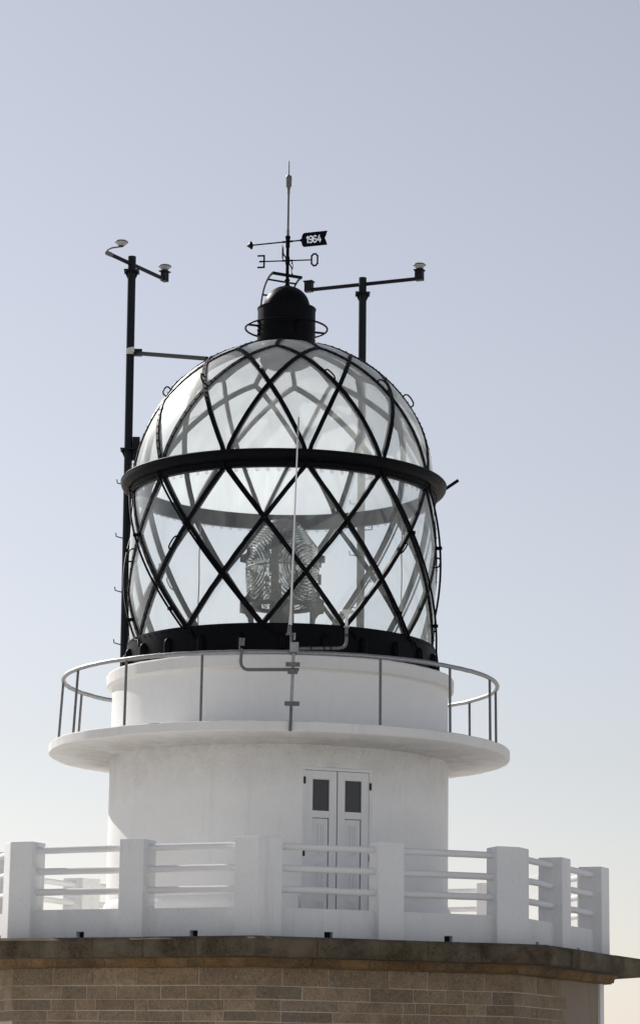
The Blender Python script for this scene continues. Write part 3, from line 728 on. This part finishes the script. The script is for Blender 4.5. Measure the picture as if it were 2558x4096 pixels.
# ropes hanging inside the lantern
for x, y0, z1, lab in ((790, 1900, 6.95, 'grey curtain rope hanging beside the lens from the gutter ring'), (1090, 1880, 8.75, 'short grey rope hanging above the lens inside the lantern'), (1622, 1940, 6.95, 'pale twisted rope hanging near the outer mast inside the lantern')):
    p0 = at_y(x, y0, 0); rr = 2.383; x0 = p0.x
    yb = sqrt(max(0.01, rr * rr - x0 * x0)); top = Vector((x0, yb, 9.30))
    mb = MB(); mb.tube([top + Vector((0.004 * sin(i * 1.3), 0, -(9.30 - z1) * i / 14)) for i in range(15)], 0.011, 6)
    tag(mb.build('hanging_rope', M['rope'], None, smooth=50), lab, 'rope')

# ------------------------------------------------------------------ weather vane
wv = empty('weather_vane', (0, 0, 12.94), 'black weather vane with arrow, cut-out 1964 plate and compass letters above the cupola', 'weather vane')
mb = MB(); mb.tube([Vector((0, 0, 12.93)), Vector((0, 0, 12.98)), Vector((0, 0, 13.005)), Vector((0, 0, 13.03)), Vector((0, 0, 13.055)), Vector((0, 0, 13.08)), Vector((0, 0, 13.60))], [0.055, 0.03, 0.033, 0.05, 0.033, 0.029, 0.027], 16); mb.build('pole', M['black'], wv, smooth=40)
mb = MB(); mb.lathe([(0.0, 13.60), (0.036, 13.60), (0.036, 13.75), (0.044, 13.752), (0.044, 13.79), (0.030, 13.80), (0.0, 13.80)], 16); mb.build('collar', M['black'], wv, smooth=40)
VA = radians(-21.5); vd = Vector((cos(VA), sin(VA), 0)); vn = Vector((sin(VA), -cos(VA), 0)); VZ = 13.70
mb = MB(); mb.tube([vd * -0.03 + Vector((0, 0, VZ)), vd * -0.64 + Vector((0, 0, VZ))], 0.0125, 8); mb.tube([vd * -0.03 + Vector((0, 0, VZ)), vd * -0.10 + Vector((0, 0, VZ))], 0.018, 8)
mb.lathe([(0, 0)], 3) if False else None
hz = Vector((0, 0, 1)); tip = vd * -0.745 + hz * VZ
mb.tube([vd * -0.625 + hz * VZ, vd * -0.655 + hz * VZ, vd * -0.69 + hz * VZ, tip], [0.018, 0.072, 0.042, 0.002], 12)
mb.build('arrow', M['black'], wv, smooth=30)
mb = MB(); mb.tube([vd * 0.03 + hz * VZ, vd * 0.22 + hz * VZ], 0.0125, 8); mb.tube([vd * 0.03 + hz * VZ, vd * 0.09 + hz * VZ], 0.018, 8); mb.build('tail_rod', M['black'], wv, smooth=40)
# tail plate with cut-out figures, built in 2.5 mm rows
GLY = {'1': [[(0.0, 0.8), (0.18, 1.0), (0.18, 0.0)]],
       '9': [[(0.50, 0.62), (0.50, 0.86), (0.36, 1.0), (0.14, 1.0), (0.0, 0.86), (0.0, 0.60), (0.14, 0.46), (0.36, 0.46)], [(0.50, 0.50), (0.50, 0.14), (0.36, 0.0), (0.14, 0.0), (0.02, 0.10)]],
       '6': [[(0.48, 0.90), (0.36, 1.0), (0.14, 1.0), (0.0, 0.86), (0.0, 0.50)], [(0.0, 0.38), (0.0, 0.14), (0.14, 0.0), (0.36, 0.0), (0.50, 0.14), (0.50, 0.42), (0.36, 0.56), (0.14, 0.54)]],
       '4': [[(0.30, 1.0), (0.0, 0.30), (0.26, 0.28)], [(0.42, 0.62), (0.42, 0.0)], [(0.36, 0.28), (0.56, 0.28)]]}
def seg_d(px, py, a, b):
    vx, vy = b[0] - a[0], b[1] - a[1]; L = vx * vx + vy * vy; t = max(0, min(1, ((px - a[0]) * vx + (py - a[1]) * vy) / L)) if L else 0
    return hypot(px - a[0] - t * vx, py - a[1] - t * vy)
FH = 0.112
strokes = []
xo = 0.335
for ch in '1964':
    for pl in GLY[ch]:
        for a, b in zip(pl[:-1], pl[1:]): strokes.append(((xo + a[0] * FH * 0.92, -0.056 + a[1] * FH), (xo + b[0] * FH * 0.92, -0.056 + b[1] * FH)))
    xo += 0.045 if ch == '1' else 0.074
def in_plate(x, y):
    if x < 0.215 or x > 0.70: return False
    if x < 0.245: ok = abs(y) < 0.014 + (x - 0.215) * 0.6
    elif x < 0.30: q = (0.30 - x) / 0.055; ok = abs(y) < 0.032 + 0.09 * sqrt(max(0, 1 - q * q))
    else: ok = abs(y) < 0.122
    if x > 0.645:
        q = abs(y) / 0.122; ok = ok and x < 0.652 + 0.048 * (q ** 0.7)
    if not ok: return False
    for a, b in strokes:
        if seg_d(x, y, a, b) < 0.0098: return False
    return True
mb = MB(); rh = 0.0025; y = -0.1225
while y < 0.1225:
    x = 0.21; run = None; yc = y + rh / 2
    while x < 0.705:
        i_ = in_plate(x, yc)
        if i_ and run is None: run = x
        if (not i_) and run is not None:
            c = vd * ((run + x) / 2) + hz * (VZ + yc); mb.box(c, vd * ((x - run) / 2), vn * 0.003, hz * (rh / 2)); run = None
        x += 0.00125
    y += rh
plate = mb.build('tail_plate', M['black'], wv); plate['label'] = 'swallow-tailed plate with 1964 cut through it'
EA = radians(-10.2); ed = Vector((cos(EA), sin(EA), 0)); en = Vector((sin(EA), -cos(EA), 0)); EZ = 13.369
mb = MB(); mb.lathe([(0.0, 13.30), (0.034, 13.30), (0.038, 13.33), (0.038, 13.41), (0.034, 13.44), (0.0, 13.44)], 14); mb.build('hub', M['black'], wv, smooth=40)
for d, l in ((ed, 0.41), (-ed, 0.40), (en, 0.40), (-en, 0.40)):
    mb = MB(); mb.tube([hz * EZ, d * l + hz * EZ], 0.0115, 8); mb.tube([hz * EZ, d * 0.09 + hz * EZ], 0.017, 8); mb.build('compass_arm', M['black'], wv, smooth=40)
def letter(name, base, ax, strokes_, closed=False):
    mb = MB()
    for pl in strokes_:
        for a, b in zip(pl[:-1], pl[1:]):
            K = 1.18; pa, pb = base + ax * a[0] * K + hz * a[1] * K, base + ax * b[0] * K + hz * b[1] * K; dd = (pb - pa).normalized() * 0.013
            mb.bar(pa - dd, pb + dd, 0.008, 0.028, up=ax.cross(hz) if False else (pb - pa).cross(ax.cross(hz)))
    return mb.build(name, M['black'], wv)
letter('letter_e', -ed * 0.395 + hz * EZ, -ed, [[(0.085, 0.085), (0.0, 0.085), (0.0, -0.085), (0.085, -0.085)], [(0.0, 0.0), (0.06, 0.0)]])
o_ = [(0.0, 0.055), (0.028, 0.085), (0.058, 0.085), (0.085, 0.055), (0.085, -0.055), (0.058, -0.085), (0.028, -0.085), (0.0, -0.055), (0.0, 0.055)]
letter('letter_o', ed * 0.405 + hz * EZ, ed, [o_])
letter('letter_n', en * 0.40 + hz * EZ, en, [[(0.0, -0.085), (0.0, 0.085), (0.085, -0.085), (0.085, 0.085)]])
letter('letter_s', -en * 0.40 + hz * EZ, -en, [[(0.0, 0.07), (0.02, 0.085), (0.07, 0.085), (0.085, 0.06), (0.085, 0.02), (0.0, -0.02), (0.0, -0.06), (0.02, -0.085), (0.07, -0.085), (0.085, -0.07)]])

lr = empty('lightning_rod', (0, 0, 13.80), 'grey lightning rod with a cylindrical head and pointed spike above the weather vane', 'lightning rod')
mb = MB(); mb.tube([hz * 13.79, hz * 13.90], 0.024, 12); mb.tube([hz * 13.90, hz * 14.54], 0.0185, 12); mb.tube([hz * 14.535, hz * 14.645], 0.0235, 12); mb.tube([hz * 14.62, hz * 14.64], 0.03, 12); mb.build('rod', M['galvdark'], lr, smooth=40)
mb = MB(); mb.lathe([(0.0, 14.635), (0.03, 14.635), (0.034, 14.655), (0.048, 14.665), (0.050, 14.80), (0.047, 14.803), (0.047, 14.812), (0.052, 14.815), (0.052, 14.825), (0.042, 14.85), (0.02, 14.862), (0.0, 14.862)], 24); mb.build('head', M['galvdark'], lr, smooth=35)
mb = MB(); mb.tube([hz * 14.85, hz * 15.09, hz * 15.13], [0.0105, 0.0095, 0.001], 10); mb.build('spike', M['galvdark'], lr, smooth=40)

# ------------------------------------------------------------------ roof ladder over the cupola
ld = empty('roof_ladder', (0, 0, 12.5), 'narrow curved black ladder bending over the back of the cupola', 'ladder')
A0, B0 = Vector((-0.238, -0.113, 13.118)), Vector((0.233, 0.129, 13.118)); lu = (B0 - A0).normalized(); lo = Vector((-lu.y, lu.x, 0))
if lo.x > 0: lo = -lo
def lrail(base, q):                                      # q 0..1 along the rail
    if q < 0.55:
        t = radians(90 * q / 0.55); return base + lo * (0.43 * sin(t)) - hz * (0.58 * (1 - cos(t)))
    return base + lo * 0.43 - hz * (0.58 + 0.72 * (q - 0.55) / 0.45)
for base in (A0, B0):
    pts = [lrail(base, q / 24) for q in range(25)]; mb = MB()
    for a, b in zip(pts[:-1], pts[1:]): mb.bar(a - (b - a) * 0.05, b, 0.012, 0.042, up=(b - a).cross(lu))
    mb.build('side_rail', M['black'], ld)
mb = MB(); mb.bar(A0 - lu * 0.01, B0 + lu * 0.01, 0.045, 0.042); mb.build('top_bar', M['black'], ld)
for q in (0.16, 0.36, 0.52, 0.66, 0.8, 0.94):
    mb = MB(); mb.bar(lrail(A0, q), lrail(B0, q), 0.025, 0.025); mb.build('rung', M['black'], ld)

# ------------------------------------------------------------------ masts with cross arms and disc antennas
def flange(mb, c, r):
    mb.box(c, Vector((r + 0.06, 0, 0)), Vector((0, r + 0.06, 0)), Vector((0, 0, 0.012)))
    for d in (Vector((1, 0, 0)), Vector((-1, 0, 0)), Vector((0, 1, 0)), Vector((0, -1, 0))):
        for s in (1,):
            a = c + d * (r - 0.005); o_ = d.cross(hz) * 0.006
            vs = [a - o_, a + d * 0.06 - o_, a - hz * 0.14 - o_, a + o_, a + d * 0.06 + o_, a - hz * 0.14 + o_]
            mb.add(vs, [[0, 1, 2], [5, 4, 3], [0, 3, 4, 1], [1, 4, 5, 2], [2, 5, 3, 0]])
def disc(name, c, label, bracket=None):
    d_ = empty(name, c, label, 'antenna', 'disc antennas on the masts')
    mb = MB(); prof = [(0.0, 0.0), (0.055, 0.0), (0.085, 0.035), (0.105, 0.055)]
    mb.lathe([(r, c.z + z) for r, z in prof], 32, centre=(c.x, c.y)); mb.build('bowl', M['greyplastic'], d_, smooth=40)
    mb = MB(); mb.lathe([(r, c.z + z) for r, z in [(0.105, 0.053), (0.114, 0.058), (0.112, 0.068), (0.09, 0.085), (0.0, 0.095)]], 32, centre=(c.x, c.y)); mb.build('rim_cover', M['galvdark'], d_, smooth=40)
    mb = MB(); mb.lathe([(r, c.z + z) for r, z in [(0.0, -0.02), (0.03, -0.02), (0.045, 0.004), (0.0, 0.004)]], 16, centre=(c.x, c.y)); mb.build('socket', M['hinge'], d_, smooth=40)
    return d_
# left mast
ML = 0.95; b0 = Vector((-2.575, ML, 6.33)); t0 = at_y(528, 1026, ML); mr = 0.068
m1 = empty('antenna_mast', b0, 'tall dark pipe mast with slanting cross arm, braced to the dome by a strut', 'mast')
def on_mast(b, t, z): return b + (t - b) * ((z - b.z) / (t.z - b.z))
mb = MB(); mb.tube([b0, t0], mr, 24); mb.build('pole', M['mast'], m1, smooth=40)
mb = MB(); flange(mb, on_mast(b0, t0, 13.42), mr); mb.build('flange', M['mast'], m1)
mb = MB(); c = on_mast(b0, t0, 10.31); flange(mb, c, mr); mb.box(c + Vector((0.13, -0.02, 0.02)), Vector((0.06, 0, 0)), Vector((0, 0.03, 0)), Vector((0, 0, 0.20))); mb.build('flange', M['mast'], m1)
az_ = on_mast(b0, t0, 13.55)
e0 = at_z(433, 1012, az_.z); e1 = at_z(662, 1118, az_.z)
armd = (e1 - e0); armd.z = 0; armd.normalize(); e0 = az_ - armd * (az_ - e0).length; e1 = az_ + armd * (e1 - az_).length
mb = MB(); mb.tube([e0, e1], 0.034, 12); mb.build('cross_arm', M['mast'], m1, smooth=40)
mb = MB(); cc = e1 - armd * 0.02; mb.box(cc + hz * 0.05, armd * 0.06, armd.cross(hz) * 0.045, hz * 0.085); mb.box(cc + hz * 0.14, armd * 0.085, armd.cross(hz) * 0.07, hz * 0.01); mb.build('antenna_mount', M['mast'], m1)
disc('disc_antenna', Vector((cc.x, cc.y, cc.z + 0.17)), 'pale disc antenna on the box mount at the far arm end of the braced mast')
pd = at_y(400 + 258 / 3.024, 930 + 168 / 3.024, e0.y + 0.05)
mb = MB(); mb.tube([e0 + armd * 0.08, e0 + hz * 0.05 - armd * 0.02, e0 * 0.7 + pd * 0.3 + hz * 0.06, e0 * 0.4 + pd * 0.6 + hz * 0.035, pd + hz * 0.0], 0.014, 8); mb.tube([e0 - armd * 0.03, e0 + armd * 0.10], 0.04, 10); mb.build('antenna_bracket', M['galvdark'], m1, smooth=40)
disc('disc_antenna', pd + hz * 0.015, 'white disc antenna held up on a thin curved bracket at the near arm end')
cl_ = on_mast(b0, t0, 11.98)
mb = MB(); mb.lathe([(mr - 0.002, cl_.z - 0.02), (mr + 0.012, cl_.z - 0.02), (mr + 0.014, cl_.z + 0.07), (mr - 0.002, cl_.z + 0.08)], 20, centre=(cl_.x, cl_.y)); mb.box(cl_ + Vector((0.02, -mr - 0.02, 0.045)), Vector((0.055, 0, 0.01)), Vector((0, 0.02, 0)), Vector((0, 0, 0.04))); mb.build('tape_wrap', M['tape'], m1)
mb = MB(); mb.box(cl_ + Vector((0.13, 0, 0.02)), Vector((0.07, 0, 0)), Vector((0, 0.05, 0)), Vector((0, 0, 0.055))); mb.build('clamp', M['mast'], m1)
_d = ray(838, 1452).normalized(); se = CAM + _d * ((Vector((0, 0, ZC)) - CAM).dot(_d)); se = Vector((0, 0, ZC)) + (se - Vector((0, 0, ZC))).normalized() * (RD + 0.02)
mb = MB(); mb.tube([cl_ + Vector((0.1, 0, 0.01)), se], 0.036, 12); mb.build('strut', M['grey'], m1, smooth=40)
for z in (9.71, 8.80, 7.89, 7.01):
    p = on_mast(b0, t0, z); mb = MB(); mb.tube([p + Vector((-0.05, 0, 0)), p + Vector((-0.17, -0.01, 0.03)), p + Vector((-0.18, -0.01, 0.09))], 0.0105, 6); mb.build('step_hook', M['mast'], m1, smooth=40)
    p = on_mast(b0, t0, z + 0.45); mb = MB(); mb.tube([p + Vector((0.05, 0, 0)), p + Vector((0.13, 0.0, 0.0)), p + Vector((0.135, 0.0, 0.03))], 0.0105, 6); mb.build('step_hook', M['mast'], m1, smooth=40)
# right mast
MR = 2.38; b1 = Vector((1.345, MR, 6.33)); t1 = at_y(1449.7, 1111, MR)
m2 = empty('antenna_mast', b1, 'dark pipe mast with long level cross arm standing behind the glass dome', 'mast')
mb = MB(); mb.tube([b1, t1], mr, 24); mb.build('pole', M['mast'], m2, smooth=40)
mb = MB(); flange(mb, on_mast(b1, t1, 13.52), mr); mb.build('flange', M['mast'], m2)
az2 = on_mast(b1, t1, at_y(1449, 1137, MR).z)
f0 = at_z(1215, 1157, az2.z); f1 = at_z(1686, 1108, az2.z); ad = f1 - f0; ad.z = 0; ad.normalize()
f0 = az2 - ad * (az2 - f0).length; f1 = az2 + ad * (f1 - az2).length
mb = MB(); mb.tube([f0, f1], 0.034, 12); mb.build('cross_arm', M['mast'], m2, smooth=40)
for cc, lab in ((f0 + ad * 0.07, None), (f1 - ad * 0.07, 'pale disc antenna on the arm end of the mast behind the dome')):
    mb = MB(); mb.box(cc + hz * 0.055, ad * 0.07, ad.cross(hz) * 0.05, hz * 0.09); mb.box(cc + hz * 0.15, ad * 0.085, ad.cross(hz) * 0.07, hz * 0.011); mb.build('antenna_mount', M['mast'], m2)
    if lab: disc('disc_antenna', Vector((cc.x, cc.y, cc.z + 0.18)), lab)
for z in (9.30, 8.39, 7.48, 10.2):
    p = on_mast(b1, t1, z); mb = MB(); mb.tube([p + Vector((0.05, 0, 0)), p + Vector((0.19, 0, 0.01)), p + Vector((0.195, 0, 0.08))], 0.0105, 6); mb.build('step_hook', M['mast'], m2, smooth=40)
    p = on_mast(b1, t1, z - 0.45); mb = MB(); mb.tube([p + Vector((-0.05, 0, 0)), p + Vector((-0.19, 0, 0.01)), p + Vector((-0.195, 0, 0.08))], 0.0105, 6); mb.build('step_hook', M['mast'], m2, smooth=40)

# ------------------------------------------------------------------ antenna post on the gallery edge
AY = -3.62
def ay(x, y, Y=AY): return at_y(x, y, Y)
ap = empty('antenna_post', ay(1161, 2925), 'slim galvanised antenna post clamped to the gallery handrail with two bent side arms', 'post')
mb = MB(); mb.tube([ay(1160, 2924, -3.70), ay(1164, 2825, -3.66)], 0.024, 12); mb.build('foot', M['galvdark'], ap, smooth=40)
mb = MB(); mb.tube([ay(1163, 2840, -3.60), ay(1174, 2600, -3.60)], 0.026, 14); mb.tube([ay(1176, 2560, -3.60), ay(1177, 2532, -3.60)], 0.018, 12); mb.build('pole', M['galv'], ap, smooth=40)
for yy, hw in ((2658, 0.105), (2688, 0.075), (2815, 0.11)):
    c = ay(1170 if yy < 2800 else 1167, yy, -3.63); mb = MB(); mb.box(c, Vector((hw, 0, 0)), Vector((0, 0.03, 0)), hz * 0.03)
    for s in (-1, 1): mb.tube([c + Vector((s * hw * 0.7, -0.03, 0)), c + Vector((s * hw * 0.7, -0.055, 0))], 0.016, 8)
    mb.build('clamp', M['galvdark'], ap)
mb = MB(); mb.box(Vector((ay(1173, 2613).x, -3.545, RZ)), Vector((0.05, 0, 0)), Vector((0, 0.085, 0)), hz * 0.04); mb.build('rail_clamp', M['galvdark'], ap)
mb = MB(); c = ay(1176, 2590, -3.62); mb.box(c, Vector((0.065, 0, 0)), Vector((0, 0.05, 0)), hz * 0.075); mb.build('junction_box', M['galv'], ap, bevel=0.006)
mb = MB(); mb.tube([ay(1195, 2679), ay(990, 2679.5), ay(975, 2675), ay(965, 2662), ay(962, 2645), ay(966, 2595)], 0.0245, 12)
mb.build('side_arm', M['galvdark'], ap, smooth=40)
mb = MB(); c = ay(967, 2570); mb.box(c, Vector((0.04, 0, 0)), Vector((0, 0.03, 0)), hz * 0.045); mb.box(c + hz * 0.05, Vector((0.045, 0, 0)), Vector((0, 0.04, 0)), hz * 0.012); mb.box(c + Vector((-0.035, 0, -0.06)), Vector((0.012, 0, 0)), Vector((0, 0.02, 0)), hz * 0.08); mb.build('arm_bracket', M['galvdark'], ap)
mb = MB(); mb.tube([ay(1195, 2594), ay(1355, 2593.5), ay(1372, 2590), ay(1382, 2580), ay(1385, 2562), ay(1385, 2508)], 0.0235, 12); mb.build('side_arm', M['galvdark'], ap, smooth=40)
for x in (1243, 1296, 1322): 
    mb = MB(); mb.tube([ay(x - 4, 2594), ay(x + 4, 2594)], 0.0255, 12); mb.build('tape_band', M['hinge'], ap, smooth=40)
mb = MB(); mb.tube([ay(1385, 2548), ay(1385, 2536)], 0.0255, 12); mb.build('tape_band', M['hinge'], ap, smooth=40)
# whip antenna
wa = empty('whip_antenna', ay(1160, 2536), 'thin white whip antenna rising in front of the lantern glass', 'antenna')
mb = MB(); mb.tube([ay(1157, 2540), ay(1158, 2502), ay(1160, 2498)], [0.036, 0.028, 0.026], 14); mb.box(ay(1160, 2537), Vector((0.065, 0, 0)), Vector((0, 0.035, 0)), hz * 0.01); mb.tube([ay(1164, 2575, -3.615), ay(1163, 2536, -3.615)], 0.02, 10); mb.build('base', M['galvdark'], wa, smooth=35)
mb = MB(); mb.tube([ay(1160, 2500), ay(1161, 2490), ay(1163, 2440), ay(1190, 1755)], [0.030, 0.025, 0.0155, 0.0105], 12); mb.build('whip', M['whiteplastic'], wa, smooth=40)
mb = MB(); mb.tube([ay(1190, 1757), ay(1194, 1669)], [0.0135, 0.012], 10); mb.build('tip', M['galv'], wa, smooth=40)
# mushroom antenna
ma = empty('mushroom_antenna', ay(1385, 2510), 'white mushroom-shaped antenna on the upturned arm of the gallery post', 'antenna')
c = ay(1385, 2508); s_ = ay(1385, 2440).z - c.z
mb = MB(); mb.lathe([(0.0, c.z - 0.02), (0.021, c.z - 0.02), (0.021, c.z + 0.6 * s_), (0.024, c.z + 0.62 * s_), (0.032, c.z + 0.72 * s_), (0.06, c.z + 0.80 * s_), (0.10, c.z + 0.85 * s_), (0.108, c.z + 0.90 * s_), (0.10, c.z + 0.97 * s_), (0.05, c.z + 1.0 * s_), (0.0, c.z + 1.01 * s_)], 28, centre=(c.x, c.y)); mb.build('cap', M['whiteplastic'], ma, smooth=40)
mb = MB(); mb.lathe([(0.02, c.z - 0.01), (0.045, c.z - 0.01), (0.045, c.z + 0.005), (0.02, c.z + 0.005)], 18, closed=True, centre=(c.x, c.y)); mb.build('flange', M['galv'], ma, smooth=30)
